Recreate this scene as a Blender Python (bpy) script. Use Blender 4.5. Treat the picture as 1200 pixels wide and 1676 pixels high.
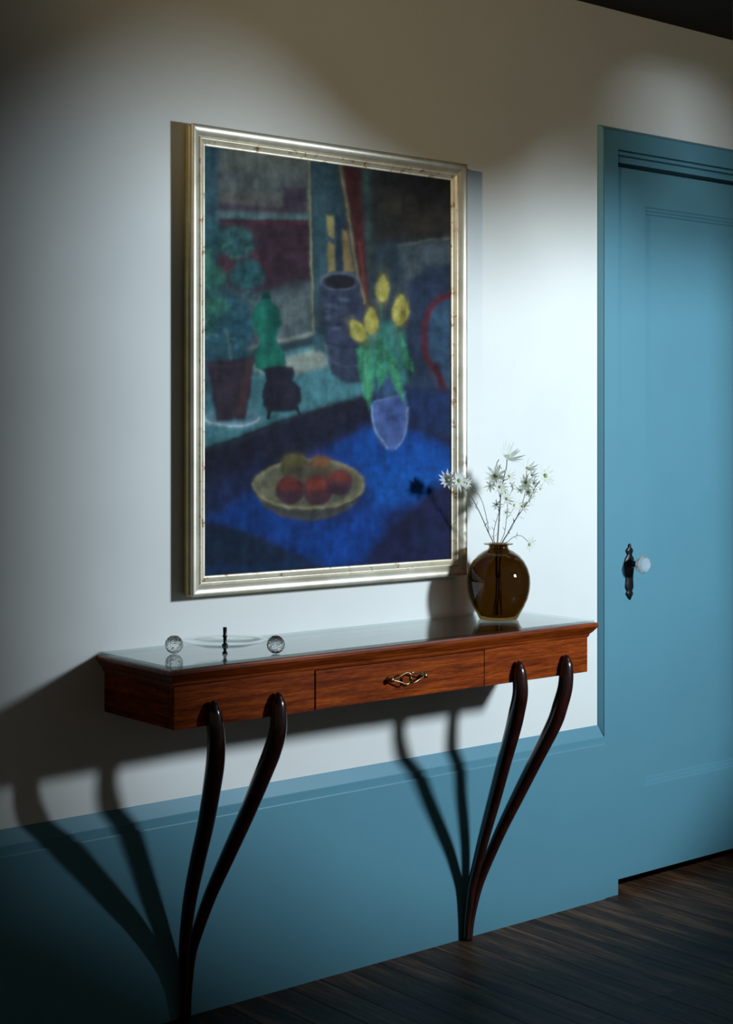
import bpy, math, random
import numpy as np
from mathutils import Vector, Matrix

for o in list(bpy.data.objects):
    bpy.data.objects.remove(o)
scene = bpy.context.scene
COL = scene.collection
random.seed(7)
rng = np.random.default_rng(7)

# ------------------------------------------------------------------ camera
W_IMG, H_IMG = 1200.0, 1676.0
F_PX, YAW, HZ = 2552.87, math.radians(39.478), 709.85
CAM = np.array([-3.366, -3.062, 1.35])
cam_data = bpy.data.cameras.new('camera')
cam_data.sensor_fit = 'HORIZONTAL'
cam_data.sensor_width = 36.0
cam_data.lens = F_PX / W_IMG * 36.0
cam_data.shift_y = -(H_IMG / 2 - HZ) / W_IMG
cam_data.clip_start = 0.02
cam = bpy.data.objects.new('camera', cam_data)
cam.location = CAM
cam.rotation_euler = (math.pi / 2, 0, -YAW)
COL.objects.link(cam)
scene.camera = cam

# ------------------------------------------------------------------ world and lights
world = bpy.data.worlds.new('World')
scene.world = world
world.use_nodes = True
wb = world.node_tree.nodes['Background']
wb.inputs[0].default_value = (1.0, 0.86, 0.68, 1)
wb.inputs[1].default_value = 0.062

def area_light(name, loc, aim, size, power, color, shape='DISK', spread=180):
    d = bpy.data.lights.new(name, 'AREA')
    d.shape = shape
    d.size = size
    d.energy = power
    d.color = color
    d.spread = math.radians(spread)
    o = bpy.data.objects.new(name, d)
    o.location = loc
    o.rotation_euler = (Vector(aim) - Vector(loc)).to_track_quat('-Z', 'Y').to_euler()
    COL.objects.link(o)
    return o

KEY = Vector((0.40, -2.40, 1.70))          # daylight coming in through the opening in the added wall opposite
area_light('window_right_offscreen', KEY, (-0.65, 0, 1.05), 0.30, 94, (0.735, 0.868, 1.0))
sd = bpy.data.lights.new('lamp_left_offscreen', 'SPOT')      # warm spot lamp of the room beyond, grazing the upper wall
sd.energy = 330; sd.color = (1.0, 0.78, 0.46); sd.spot_size = math.radians(24); sd.spot_blend = 0.9; sd.shadow_soft_size = 0.06
so = bpy.data.objects.new('lamp_left_offscreen', sd); so.location = (-5.6, -2.3, 2.35)
so.rotation_euler = (Vector((0.55, 0, 2.42)) - so.location).to_track_quat('-Z', 'Y').to_euler(); COL.objects.link(so)

vs = scene.view_settings
vs.view_transform = 'Standard'
vs.look = 'None'
vs.gamma = 1
vs.use_curve_mapping = False
vs.exposure = 0.0

# ------------------------------------------------------------------ pixel helpers (photo pixel -> direction)
AX = np.array([math.sin(YAW), math.cos(YAW), 0]); RX = np.array([math.cos(YAW), -math.sin(YAW), 0]); UX = np.array([0, 0, 1.0])
def ray(px, py): return AX + RX * (px - 600) / F_PX - UX * (py - HZ) / F_PX
def on_y(px, py, y): d = ray(px, py); return CAM + d * (y - CAM[1]) / d[1]
def on_z(px, py, z): d = ray(px, py); return CAM + d * (z - CAM[2]) / d[2]
def at_depth(px, py, dep): return CAM + ray(px, py) * dep

# ------------------------------------------------------------------ material helpers
def srgb(r, g, b):
    def c(v):
        v /= 255.0
        return v / 12.92 if v <= 0.04045 else ((v + 0.055) / 1.055) ** 2.4
    return (c(r), c(g), c(b), 1)

class NT:
    def __init__(s, name):
        s.m = bpy.data.materials.new(name); s.m.use_nodes = True
        s.t = s.m.node_tree; s.t.nodes.clear()
        s.out = s.n('ShaderNodeOutputMaterial')
    def n(s, typ, **kw):
        nd = s.t.nodes.new(typ)
        for k, v in kw.items(): setattr(nd, k, v)
        return nd
    def l(s, a, b): s.t.links.new(a, b)
    def coords(s, scale=(1, 1, 1), kind='Object'):
        tc = s.n('ShaderNodeTexCoord'); mp = s.n('ShaderNodeMapping')
        mp.inputs['Scale'].default_value = scale
        s.l(tc.outputs[kind], mp.inputs[0]); return mp.outputs[0]
    def noise(s, vec, scale, detail=4, rough=0.55, dist=0):
        nd = s.n('ShaderNodeTexNoise'); nd.inputs['Scale'].default_value = scale
        nd.inputs['Detail'].default_value = detail; nd.inputs['Roughness'].default_value = rough
        nd.inputs['Distortion'].default_value = dist
        s.l(vec, nd.inputs['Vector']); return nd.outputs['Fac']
    def ramp(s, fac, stops):
        nd = s.n('ShaderNodeValToRGB'); e = nd.color_ramp.elements
        while len(e) > 1: e.remove(e[-1])
        e[0].position, e[0].color = stops[0]
        for p, c in stops[1:]:
            x = e.new(p); x.color = c
        s.l(fac, nd.inputs[0]); return nd.outputs[0]
    def bsdf(s, **kw):
        b = s.n('ShaderNodeBsdfPrincipled')
        for k, v in kw.items():
            if hasattr(v, 'is_output'): s.l(v, b.inputs[k])
            else: b.inputs[k].default_value = v
        s.l(b.outputs[0], s.out.inputs[0]); s.b = b; return b
    def bump(s, h, strength=0.2, dist=0.002):
        bp = s.n('ShaderNodeBump'); bp.inputs['Strength'].default_value = strength
        bp.inputs['Distance'].default_value = dist
        s.l(h, bp.inputs['Height']); s.l(bp.outputs[0], s.b.inputs['Normal'])

def paint_mat(name, col, rough, bump=0.08, sc=180):
    t = NT(name); v = t.coords()
    n = t.noise(v, 3.0, 3)
    c2 = tuple(x * 0.94 for x in col[:3]) + (1,)
    c = t.ramp(n, [(0.3, c2), (0.7, col)])
    t.bsdf(**{'Base Color': c, 'Roughness': rough, 'Specular IOR Level': 0.3})
    t.bump(t.noise(v, sc, 3), bump, 0.001)
    return t.m

M_WALL = paint_mat('wall_paint', (0.745, 0.755, 0.705, 1), 0.75, 0.10, 220)
M_BLUE = paint_mat('blue_paint', (0.096, 0.255, 0.318, 1), 0.50, 0.06, 160)
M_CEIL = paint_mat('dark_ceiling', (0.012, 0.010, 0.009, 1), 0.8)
M_PLAIN = paint_mat('plain_wall', (0.62, 0.60, 0.55, 1), 0.8)

def wood_mat(name, cols, rough, sc=(3, 40, 40), coat=0.0, wave=6, spec=0.5, rand=0.0):
    t = NT(name); v = t.coords(sc)
    if rand:
        oi = t.n('ShaderNodeObjectInfo'); ad = t.n('ShaderNodeVectorMath', operation='ADD')
        mul = t.n('ShaderNodeMath', operation='MULTIPLY'); mul.inputs[1].default_value = 37.0
        t.l(oi.outputs['Random'], mul.inputs[0]); t.l(v, ad.inputs[0]); t.l(mul.outputs[0], ad.inputs[1]); v = ad.outputs[0]
    n1 = t.noise(v, 1.0, 8, 0.62, 0.6)
    n2 = t.noise(v, wave, 5, 0.7, 0.3)
    mx = t.n('ShaderNodeMix'); mx.inputs['Factor'].default_value = 0.42
    t.l(n1, mx.inputs[2]); t.l(n2, mx.inputs[3])
    c = t.ramp(mx.outputs[0], [(0.36, cols[0]), (0.5, cols[1]), (0.64, cols[2])])
    t.bsdf(**{'Base Color': c, 'Roughness': rough, 'Coat Weight': coat, 'Coat Roughness': 0.12, 'Specular IOR Level': spec})
    t.bump(mx.outputs[0], 0.12, 0.001)
    return t.m

WAL = [(0.045, 0.006, 0.0008, 1), (0.170, 0.026, 0.0018, 1), (0.33, 0.066, 0.006, 1)]
M_WALNUT = wood_mat('walnut_veneer', WAL, 0.5, (6, 100, 100), 0.0, 6, 0.07)
M_WALNUT_SIDE = wood_mat('walnut_side', WAL, 0.5, (100, 6, 100), 0.0, 6, 0.07)
M_WALNUT_TRIM = wood_mat('walnut_moulding', WAL, 0.30, (4, 80, 80), 0.15)
M_LEG = wood_mat('dark_mahogany', [(0.010, 0.0025, 0.0018, 1), (0.022, 0.0055, 0.0035, 1), (0.042, 0.010, 0.006, 1)], 0.22, (60, 60, 5), 0.5)
M_FLOOR = wood_mat('dark_oak_floor', [(0.011, 0.006, 0.004, 1), (0.048, 0.025, 0.0145, 1), (0.17, 0.088, 0.045, 1)], 0.48, (20, 1.5, 20), 0.0, 5, 0.16, 1.0)

def gilt_mat(name, a, b, metal=0.55, rough=0.36, wear=True):
    t = NT(name); v = t.coords()
    n = t.noise(v, 14, 5)
    c = t.ramp(n, [(0.3, a), (0.7, b)])
    if wear:
        w = t.noise(v, 42, 6, 0.7)
        f = t.ramp(w, [(0.56, (0, 0, 0, 1)), (0.66, (1, 1, 1, 1))])
        mx = t.n('ShaderNodeMix', data_type='RGBA')
        t.l(f, mx.inputs['Factor']); t.l(c, mx.inputs[6]); mx.inputs[7].default_value = (0.30, 0.135, 0.055, 1)
        c = mx.outputs[2]
    t.bsdf(**{'Base Color': c, 'Metallic': metal, 'Roughness': rough})
    t.bump(n, 0.15, 0.001)
    return t.m

M_GILT = gilt_mat('silver_gilt', (0.50, 0.45, 0.33, 1), (0.74, 0.69, 0.55, 1), 0.5, 0.36, False)
M_GILT_WORN = gilt_mat('worn_gilt', (0.62, 0.53, 0.36, 1), (0.84, 0.77, 0.58, 1), 0.35, 0.42, True)
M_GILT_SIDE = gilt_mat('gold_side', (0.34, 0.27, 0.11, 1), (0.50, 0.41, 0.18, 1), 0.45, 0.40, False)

def simple(name, col, rough=0.5, metal=0.0, **kw):
    t = NT(name); v = t.coords(); n = t.noise(v, 60, 3)
    c = t.ramp(n, [(0.3, tuple(x * 0.8 for x in col[:3]) + (1,)), (0.7, col)])
    t.bsdf(**{'Base Color': c, 'Roughness': rough, 'Metallic': metal, **kw})
    return t.m

M_IRON = simple('black_iron', (0.012, 0.012, 0.014, 1), 0.38, 0.5)
M_BRASS = simple('aged_brass', (0.34, 0.25, 0.12, 1), 0.28, 0.9)
M_STEEL = simple('dark_spindle', (0.03, 0.03, 0.032, 1), 0.3, 0.7)
M_STEM = simple('grey_green_stem', (0.15, 0.155, 0.11, 1), 0.7)
M_LEAF = simple('grey_green_leaf', (0.20, 0.25, 0.17, 1), 0.7)
t = NT('white_petal_leafy')
d_ = t.n('ShaderNodeBsdfDiffuse'); d_.inputs[0].default_value = (0.86, 0.87, 0.80, 1)
tl_ = t.n('ShaderNodeBsdfTranslucent'); tl_.inputs[0].default_value = (0.86, 0.88, 0.78, 1)
mx_ = t.n('ShaderNodeMixShader'); mx_.inputs[0].default_value = 0.5
t.l(d_.outputs[0], mx_.inputs[1]); t.l(tl_.outputs[0], mx_.inputs[2]); t.l(mx_.outputs[0], t.out.inputs[0])
M_PETAL = t.m
M_FLCEN = simple('green_flower_centre', (0.34, 0.40, 0.14, 1), 0.8)

def crystal(name, tint=(1, 1, 1, 1)):
    t = NT(name)
    t.bsdf(**{'Base Color': tint, 'Roughness': 0.01, 'Transmission Weight': 1.0, 'IOR': 1.52})
    return t.m
M_CRYSTAL = crystal('crystal', (0.97, 0.98, 0.98, 1))
def mottle(m_):
    nt = m_.node_tree; tc = nt.nodes.new('ShaderNodeTexCoord'); vo = nt.nodes.new('ShaderNodeTexVoronoi'); vo.inputs['Scale'].default_value = 130
    bp_ = nt.nodes.new('ShaderNodeBump'); bp_.inputs['Strength'].default_value = 0.8; bp_.inputs['Distance'].default_value = 0.004
    nt.links.new(tc.outputs['Object'], vo.inputs['Vector']); nt.links.new(vo.outputs['Distance'], bp_.inputs['Height']); nt.links.new(bp_.outputs[0], nt.nodes['Principled BSDF'].inputs['Normal'])
mottle(M_CRYSTAL)
M_KNOB = crystal('knob_glass', (0.97, 0.98, 0.98, 1)); M_KNOB.node_tree.nodes['Principled BSDF'].inputs['Transmission Weight'].default_value = 0.78

def thin_glass(name, tint, ior=1.5):
    """a thin sheet of glass: tinted see-through with mirror reflection by the Fresnel law"""
    t = NT(name)
    tr = t.n('ShaderNodeBsdfTransparent'); gl = t.n('ShaderNodeBsdfGlossy'); gl.inputs['Roughness'].default_value = 0.015
    tr.inputs[0].default_value = tint
    lw = t.n('ShaderNodeLayerWeight'); lw.inputs[0].default_value = 0.5
    pw = t.n('ShaderNodeMath', operation='POWER'); pw.inputs[1].default_value = 5.0; t.l(lw.outputs['Facing'], pw.inputs[0])
    f0 = ((ior - 1) / (ior + 1)) ** 2
    fr = t.n('ShaderNodeMath', operation='MULTIPLY_ADD'); fr.inputs[1].default_value = 1 - f0; fr.inputs[2].default_value = f0; t.l(pw.outputs[0], fr.inputs[0])
    gl.inputs[0].default_value = (1, 1, 1, 1)
    mx = t.n('ShaderNodeMixShader')
    t.l(fr.outputs[0], mx.inputs[0]); t.l(tr.outputs[0], mx.inputs[1]); t.l(gl.outputs[0], mx.inputs[2])
    t.l(mx.outputs[0], t.out.inputs[0])
    return t.m
M_SHEET = thin_glass('table_glass', (0.80, 0.88, 0.88, 1), 1.6)
M_DISH = thin_glass('dish_glass', (0.95, 0.97, 0.97, 1), 1.5)
M_VASE = thin_glass('brown_vase_glass', (0.44, 0.335, 0.175, 1), 1.5)

# ------------------------------------------------------------------ mesh helpers
def link(o, parent=None):
    COL.objects.link(o)
    if parent is not None: o.parent = parent
    return o

def mesh_obj(name, verts, faces, mat, parent=None, smooth=False, mats=None):
    me = bpy.data.meshes.new(name)
    me.from_pydata([tuple(map(float, v)) for v in verts], [], faces)
    me.validate(); me.update()
    for m in (mats or [mat]): me.materials.append(m)
    if smooth:
        for p in me.polygons: p.use_smooth = True
    return link(bpy.data.objects.new(name, me), parent)

def empty(name, loc, parent=None):
    o = bpy.data.objects.new(name, None); o.location = loc; o.empty_display_size = 0.05
    return link(o, parent)

def tag(o, label, cat, group=None):
    o['label'] = label; o['category'] = cat
    if group: o['group'] = group
    return o

def struct(o):
    o['kind'] = 'structure'; return o

def bxv(x0, x1, y0, y1, z0, z1):
    v = [(x0, y0, z0), (x1, y0, z0), (x1, y1, z0), (x0, y1, z0), (x0, y0, z1), (x1, y0, z1), (x1, y1, z1), (x0, y1, z1)]
    f = [(0, 3, 2, 1), (4, 5, 6, 7), (0, 1, 5, 4), (1, 2, 6, 5), (2, 3, 7, 6), (3, 0, 4, 7)]
    return v, f

class MB:
    def __init__(s): s.v, s.f = [], []
    def add(s, v, f):
        k = len(s.v); s.v += [tuple(p) for p in v]; s.f += [tuple(i + k for i in q) for q in f]; return s
    def box(s, *a): return s.add(*bxv(*a))
    def build(s, name, mat, parent=None, smooth=False, off=(0, 0, 0)):
        return mesh_obj(name, [(p[0] - off[0], p[1] - off[1], p[2] - off[2]) for p in s.v], s.f, mat, parent, smooth)

def bevel(o, w, seg=2, ang=35):
    m = o.modifiers.new('bevel', 'BEVEL'); m.width = w; m.segments = seg; m.limit_method = 'ANGLE'; m.angle_limit = math.radians(ang)
    return o

def lathe(profile, n=48, cap=False):
    v, f = [], []
    for r, z in profile:
        for k in range(n):
            a = 2 * math.pi * k / n
            v.append((r * math.cos(a), r * math.sin(a), z))
    for i in range(len(profile) - 1):
        for k in range(n):
            k2 = (k + 1) % n
            f.append((i * n + k, i * n + k2, (i + 1) * n + k2, (i + 1) * n + k))
    if cap:
        f.append(tuple(range(n))[::-1]); f.append(tuple((len(profile) - 1) * n + k for k in range(n)))
    return v, f

def catmull(pts, n=8):
    P = [np.array(p, float) for p in pts]
    P = [2 * P[0] - P[1]] + P + [2 * P[-1] - P[-2]]
    out = []
    for i in range(1, len(P) - 2):
        for k in range(n):
            t = k / n
            out.append(0.5 * (2 * P[i] + (P[i + 1] - P[i - 1]) * t + (2 * P[i - 1] - 5 * P[i] + 4 * P[i + 1] - P[i + 2]) * t * t
                              + (3 * P[i] - 3 * P[i + 1] + P[i + 2] - P[i - 1]) * t ** 3))
    out.append(P[-2]); return out

def tube(path, radii, n=10, flat=1.0):
    v, f = [], []
    P = [np.array(p, float) for p in path]
    ref = np.array([0.31, 0.77, 0.55])
    for i, p in enumerate(P):
        t = P[min(i + 1, len(P) - 1)] - P[max(i - 1, 0)]; t = t / (np.linalg.norm(t) + 1e-12)
        a = np.cross(t, ref); a /= np.linalg.norm(a); b = np.cross(t, a)
        r = radii[i] if hasattr(radii, '__len__') else radii
        for k in range(n):
            q = 2 * math.pi * k / n
            v.append(p + a * r * math.cos(q) + b * r * flat * math.sin(q))
    for i in range(len(P) - 1):
        for k in range(n):
            k2 = (k + 1) % n
            f.append((i * n + k, i * n + k2, (i + 1) * n + k2, (i + 1) * n + k))
    f.append(tuple(range(n))[::-1]); f.append(tuple((len(P) - 1) * n + k for k in range(n)))
    return v, f

def sphere(c, r, nu=20, nv=12, sc=(1, 1, 1)):
    prof = [(max(1e-5, math.sin(math.pi * i / nv)), -math.cos(math.pi * i / nv)) for i in range(nv + 1)]
    v, f = lathe(prof, nu)
    return [(c[0] + p[0] * r * sc[0], c[1] + p[1] * r * sc[1], c[2] + p[2] * r * sc[2]) for p in v], f

# ================================================================== THE SETTING
YW = 0.012          # face of the white wall
YF = -0.005         # face of the door casing and baseboard cap
ZC = 2.595          # ceiling
DX0, DX1, DZ = 0.107, 0.95, 2.150      # door opening

m = MB()
m.box(-5.0, DX0, YW, 0.14, 0, ZC); m.box(DX0, DX1, YW, 0.14, DZ + 0.045, ZC); m.box(DX1, 2.6, YW, 0.14, 0, ZC)
struct(m.build('wall_back', M_WALL))
struct(MB().box(-5.0, 2.6, -4.6, 1.2, ZC, ZC + 0.1).build('ceiling', M_CEIL))
struct(MB().box(-0.4, 2.6, 1.1, 1.2, 0, ZC).build('wall_passage', M_PLAIN))
struct(MB().box(2.6, 2.7, -4.6, 1.2, 0, ZC).build('wall_right', M_PLAIN))

# floor: sub-floor with single boards running towards the wall
floor = struct(MB().box(-5.0, 2.6, -4.6, 1.1, -0.05, -0.022).build('floor', M_FLOOR))
BW = 0.094
def plank_mesh(L):
    w, h, b = BW / 2 - 0.0006, 0.022, 0.0007
    sec = [(-w, -h), (-w, -b), (-w + b, 0), (w - b, 0), (w, -b), (w, -h)]
    v = [(x, -L / 2, z) for x, z in sec] + [(x, L / 2, z) for x, z in sec]
    f = [(i, i + 1, i + 7, i + 6) for i in range(5)] + [tuple(range(6)), tuple(range(11, 5, -1))]
    me = bpy.data.meshes.new('plank'); me.from_pydata(v, [], [q[::-1] for q in f]); me.update(); me.materials.append(M_FLOOR); return me
PL = {L: plank_mesh(L) for L in (0.9, 1.3, 1.7)}
nb = int(7.5 / BW)
for i in range(nb):
    x = -4.95 + BW * (i + 0.5)
    y = 1.08
    lim = -4.5 if -3.2 < x < 2 else -2.5
    while y > lim:
        L = random.choice((0.9, 1.3, 1.7))
        if y - L < -4.6: break
        o = bpy.data.objects.new('plank', PL[L]); o.location = (x, y - L / 2, random.uniform(-0.0004, 0.0))
        link(o, floor); y -= L + 0.0008

# unseen wall added to mask the daylight: its opening outlines the lit area
YP = -1.45
S = (YP - KEY.y) / (YW - KEY.y)
def through(xw, zw): return (KEY.x + S * (xw - KEY.x), KEY.z + S * (zw - KEY.z))
TOP = [(-1.71, 1.75), (-1.67, 1.95), (-1.5, 2.08), (-1.32, 2.18), (-1.14, 2.13), (-0.98, 2.0), (-0.8, 1.92), (-0.5, 1.86), (-0.25, 1.90), (-0.05, 2.02), (0.12, 2.16), (0.30, 2.30), (0.60, 2.31), (0.72, 2.1), (0.76, 1.8)]
BOT = [(0.80, 0.28), (0.3, -0.18), (-0.3, -0.2), (-0.8, -0.06), (-1.2, 0.17), (-1.72, 0.52)]
hole = [through(*p) for p in TOP + BOT]
m = MB()
hx0, hx1, hz0, hz1 = -1.25, 2.6, 0.0, ZC
pts = hole
n = len(pts)
# ring between the hole and an outer rectangle, sampled at the same angles from the hole's centre
cxh = sum(p[0] for p in pts) / n; czh = 1.45
outer = []
for p in pts:
    dx, dz = p[0] - cxh, p[1] - czh
    k = min([(hx1 - cxh) / dx if dx > 0 else (hx0 - cxh) / dx if dx < 0 else 1e9, (hz1 - czh) / dz if dz > 0 else (hz0 - czh) / dz if dz < 0 else 1e9])
    outer.append((cxh + dx * k, czh + dz * k))
T = 0.05
vv = [(p[0], YP, p[1]) for p in pts] + [(p[0], YP, p[1]) for p in outer] + [(p[0], YP - T, p[1]) for p in pts] + [(p[0], YP - T, p[1]) for p in outer]
ff = []
for i in range(n):
    j = (i + 1) % n
    ff += [(i, j, n + j, n + i), (2 * n + i, 3 * n + i, 3 * n + j, 2 * n + j), (i, 2 * n + i, 2 * n + j, j)]
wf = MB().add(vv, ff)
# the rectangle's corners
def cap_corner(a, b, c):
    k = len(wf.v); wf.v += [(q[0], YP - T / 2, q[1]) for q in (a, b, c)]; wf.f.append((k, k + 1, k + 2))
corners = [(hx0, hz0), (hx1, hz0), (hx1, hz1), (hx0, hz1)]
for c in corners:
    for i in range(n):
        a, b = outer[i], outer[(i + 1) % n]
        onv = lambda p: abs(p[0] - c[0]) < 1e-6
        onh = lambda p: abs(p[1] - c[1]) < 1e-6
        if (onv(a) and onh(b)) or (onh(a) and onv(b)): cap_corner(a, c, b)
wfo = struct(wf.build('wall_light_mask', M_PLAIN))
a_, b_ = through(0.03, 1.92), through(0.95, 2.18)
MB().box(a_[0], b_[0], YP - 0.04, YP - 0.01, a_[1], b_[1]).build('light_block_bar', M_PLAIN, wfo)  # unseen bar, added to keep daylight off the upper door

# baseboard with bevelled cap
X0, XB = 0.035, 0.047
prof = [(YW, 0.503), (YF + 0.015, 0.503), (YF + 0.002, 0.471), (YF, 0.469), (YF, 0.4535), (YF - 0.0035, 0.4510), (YF - 0.0045, 0.448), (YF - 0.0045, 0.0), (YW, 0.0)]
xe = [X0, X0 + 0.001, X0 + 0.011, XB, XB, XB, XB, XB, XB]
v = [(-5.0, y, z) for y, z in prof] + [(x, y, z) for (y, z), x in zip(prof, xe)]
k = len(prof)
f = [(i, i + 1, k + i + 1, k + i) for i in range(k - 1)] + [tuple(range(k)), tuple(range(2 * k - 1, k - 1, -1))]
struct(mesh_obj('baseboard_back', v, [q[::-1] for q in f], M_BLUE))
struct(MB().box(1.02, 2.6, YF, YW, 0, 0.5).build('baseboard_right', M_BLUE))

# door casing: bevelled outer moulding (mitred), flat stiles, stepped head
trim = struct(empty('trim_1', (0.05, YF, 0)))
off = (0.05, YF, 0)
ZT = 2.249
bp = [(X0, YW), (X0 + 0.0008, 0.0085), (X0 + 0.0095, -0.0035), (X0 + 0.0105, -0.0035), (X0 + 0.0107, 0.0005), (X0 + 0.0117, 0.0005), (XB, YF)]
m = MB(); k = len(bp)
v = [(x, y, 0.503 - (x - X0) * (0.503 - 0.469) / (XB - X0)) for x, y in bp] + [(x, y, ZT - (x - X0)) for x, y in bp]
f = [(i, i + 1, k + i + 1, k + i) for i in range(k - 1)]
MB().add(v, f).build('edge_moulding', M_BLUE, trim, off=off)
XR = DX1 + DX0
v = [(x, y, ZT - (x - X0)) for x, y in bp] + [(XR - x, y, ZT - (x - X0)) for x, y in bp]
MB().add(v, f).build('edge_moulding', M_BLUE, trim, off=off)
v = [(XR - x, y, ZT - (x - X0)) for x, y in bp] + [(XR - x, y, 0.0) for x, y in bp]
MB().add(v, f).build('edge_moulding', M_BLUE, trim, off=off)
m = MB().box(XB, DX0, YF, YW + 0.04, 0, ZT - XB + X0); m.build('stile', M_BLUE, trim, off=off)
m = MB().box(DX1, XR - XB, YF, YW + 0.04, 0, ZT - XB + X0); m.build('stile', M_BLUE, trim, off=off)
m = MB()
m.box(DX0, DX1, YF, YW + 0.04, 2.183, ZT - XB + X0)
m.box(DX0, DX1, YF + 0.020, YW + 0.04, 2.177, 2.183)
m.box(DX0, DX1, YF + 0.004, YW + 0.04, 2.169, 2.177)
m.box(DX0, DX1, YF + 0.024, YW + 0.04, 2.160, 2.169)
m.box(DX0, DX1, YF + 0.008, YW + 0.04, DZ - 0.003, 2.160)
m.build('head', M_BLUE, trim, off=off)

# door leaf with a recessed panel in small steps
DY = 0.006
door = struct(empty('door_1', (DX0, DY, 0)))
dof = (DX0, DY, 0)
x0, x1, z0, z1 = DX0 + 0.002, DX1 - 0.002, 0.040, DZ - 0.016
px0, px1, pz0, pz1 = 0.239, DX1 - 0.13, 0.297, 2.029
m = MB()
def ring(a, b, ya, yb):
    v = [(a[0], ya, a[2]), (a[1], ya, a[2]), (a[1], ya, a[3]), (a[0], ya, a[3]), (b[0], yb, b[2]), (b[1], yb, b[2]), (b[1], yb, b[3]), (b[0], yb, b[3])]
    m.add(v, [(0, 1, 5, 4), (1, 2, 6, 5), (2, 3, 7, 6), (3, 0, 4, 7)])
def ins(r, d): return (r[0] + d, r[1] - d, r[2] + d, r[3] - d)
L_ = (x0, x1, z0, z1); Pn = (px0, px1, pz0, pz1)
ring(L_, L_, DY + 0.035, DY)
ring(L_, Pn, DY, DY)
r = Pn; y = DY
for s in range(3):
    r2 = ins(r, 0.0042); ring(r, r2, y, y + 0.006); y += 0.006
    if s < 2:
        r3 = ins(r2, 0.0048); ring(r2, r3, y, y); r = r3
    else: r = r2
m.add([(r[0], y, r[2]), (r[1], y, r[2]), (r[1], y, r[3]), (r[0], y, r[3])], [(0, 1, 2, 3)])
m.box(x0, x1, DY + 0.02, DY + 0.04, z0, z1)
m.build('leaf', M_BLUE, door, off=dof)

# escutcheon plate: outline by half-widths
def escutcheon():
    zc = 0.942
    hw = [(0.083, 0.0005), (0.080, 0.004), (0.076, 0.0055), (0.073, 0.004), (0.070, 0.008), (0.065, 0.0125), (0.060, 0.0135), (0.054, 0.010), (0.049, 0.0085),
          (0.045, 0.012), (0.038, 0.0165), (0.028, 0.0185), (0.012, 0.0175), (-0.005, 0.015), (-0.022, 0.0135), (-0.035, 0.0145), (-0.045, 0.0155), (-0.052, 0.013),
          (-0.057, 0.0095), (-0.061, 0.0115), (-0.066, 0.0135), (-0.071, 0.0105), (-0.077, 0.006), (-0.083, 0.0005)]
    v, f = [], []
    for dz, w in hw:
        for s, y in ((-1, 0.0), (-0.82, -0.0035), (-0.35, -0.0058), (0.35, -0.0058), (0.82, -0.0035), (1, 0.0)):
            v.append((s * w * 1.28, y, dz))
    for i in range(len(hw) - 1):
        for j in range(5):
            f.append((i * 6 + j, i * 6 + j + 1, i * 6 + 7 + j, i * 6 + 6 + j))
    o = mesh_obj('escutcheon_plate', v, [q[::-1] for q in f], M_IRON, door, True)
    o.location = (0.168 - DX0, 0, zc); return o
pl = escutcheon(); pl['label'] = 'black ornamental backplate with pointed ends'
# small round bosses on the plate
for dz, r_ in ((0.0635, 0.0028), (-0.0665, 0.0028), (-0.012, 0.0035)):
    vb, fb = sphere((0, -0.006, dz), r_, 10, 6); mesh_obj('screw', vb, fb, M_IRON, pl, True)
KZ = 0.966
def turn_y(v): return [(p[0], -p[2], p[1]) for p in v]          # lathe axis z -> -y
v, f = lathe([(0.0145, 0.0), (0.0145, 0.006), (0.011, 0.010), (0.0085, 0.014), (0.0085, 0.024), (0.012, 0.028), (0.012, 0.031)], 20, True)
sh = mesh_obj('knob_shank', turn_y(v), f, M_IRON, door, True); sh.location = (0.168 - DX0, -0.003, KZ)
v, f = lathe([(0.010, 0.0), (0.021, 0.005), (0.0272, 0.014), (0.0272, 0.021), (0.0215, 0.031), (0.0125, 0.0365)], 8, True)
kn = mesh_obj('knob', turn_y(v), f, M_KNOB, door); kn.location = (0.168 - DX0, -0.035, KZ)
kn['label'] = 'faceted clear glass knob'

# ================================================================== CONSOLE TABLE
TX0, TX1, TD, TZ = -1.617, -0.301, 0.297, 0.856       # moulded top: ends, depth from wall plane, height
BX0, BX1, BD, BZ = TX0 + 0.021, TX1 - 0.021, 0.277, 0.7265
XC = (TX0 + TX1) / 2
con = tag(empty('console_table', (XC, -0.12, 0)), 'walnut console table with one drawer, glass top and slender curved legs', 'console table')
cof = (XC, -0.12, 0)
SX0, SX1 = -1.2225, -0.6955                              # drawer opening
BT = 0.818
# carcass: ends, bottom, back and the fixed front panels
def part(name, mat, *boxes, bw=0.0015, parent=con):
    m = MB()
    for b in boxes: m.box(*b)
    o = m.build(name, mat, parent, off=cof)
    return bevel(o, bw) if bw else o
part('end_panel', M_WALNUT_SIDE, (BX0, BX0 + 0.018, -BD + 0.0202, YW, BZ, BT))
part('end_panel', M_WALNUT_SIDE, (BX1 - 0.018, BX1, -BD + 0.0202, YW, BZ, BT))
part('front_panel', M_WALNUT, (BX0, SX0 - 0.0012, -BD, -BD + 0.02, BZ, BT))
part('front_panel', M_WALNUT, (SX1 + 0.0012, BX1, -BD, -BD + 0.02, BZ, BT))
part('bottom_panel', M_WALNUT_TRIM, (BX0 + 0.018, BX1 - 0.018, -BD + 0.021, YW, BZ + 0.004, BZ + 0.02))
part('back_rail', M_WALNUT_TRIM, (BX0 + 0.018, BX1 - 0.018, YW - 0.012, YW, BZ + 0.02, BT))
dr = part('drawer', M_WALNUT, (SX0 + 0.0015, SX1 - 0.0015, -BD - 0.0012, -BD + 0.019, BZ + 0.001, BT - 0.003))
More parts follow.
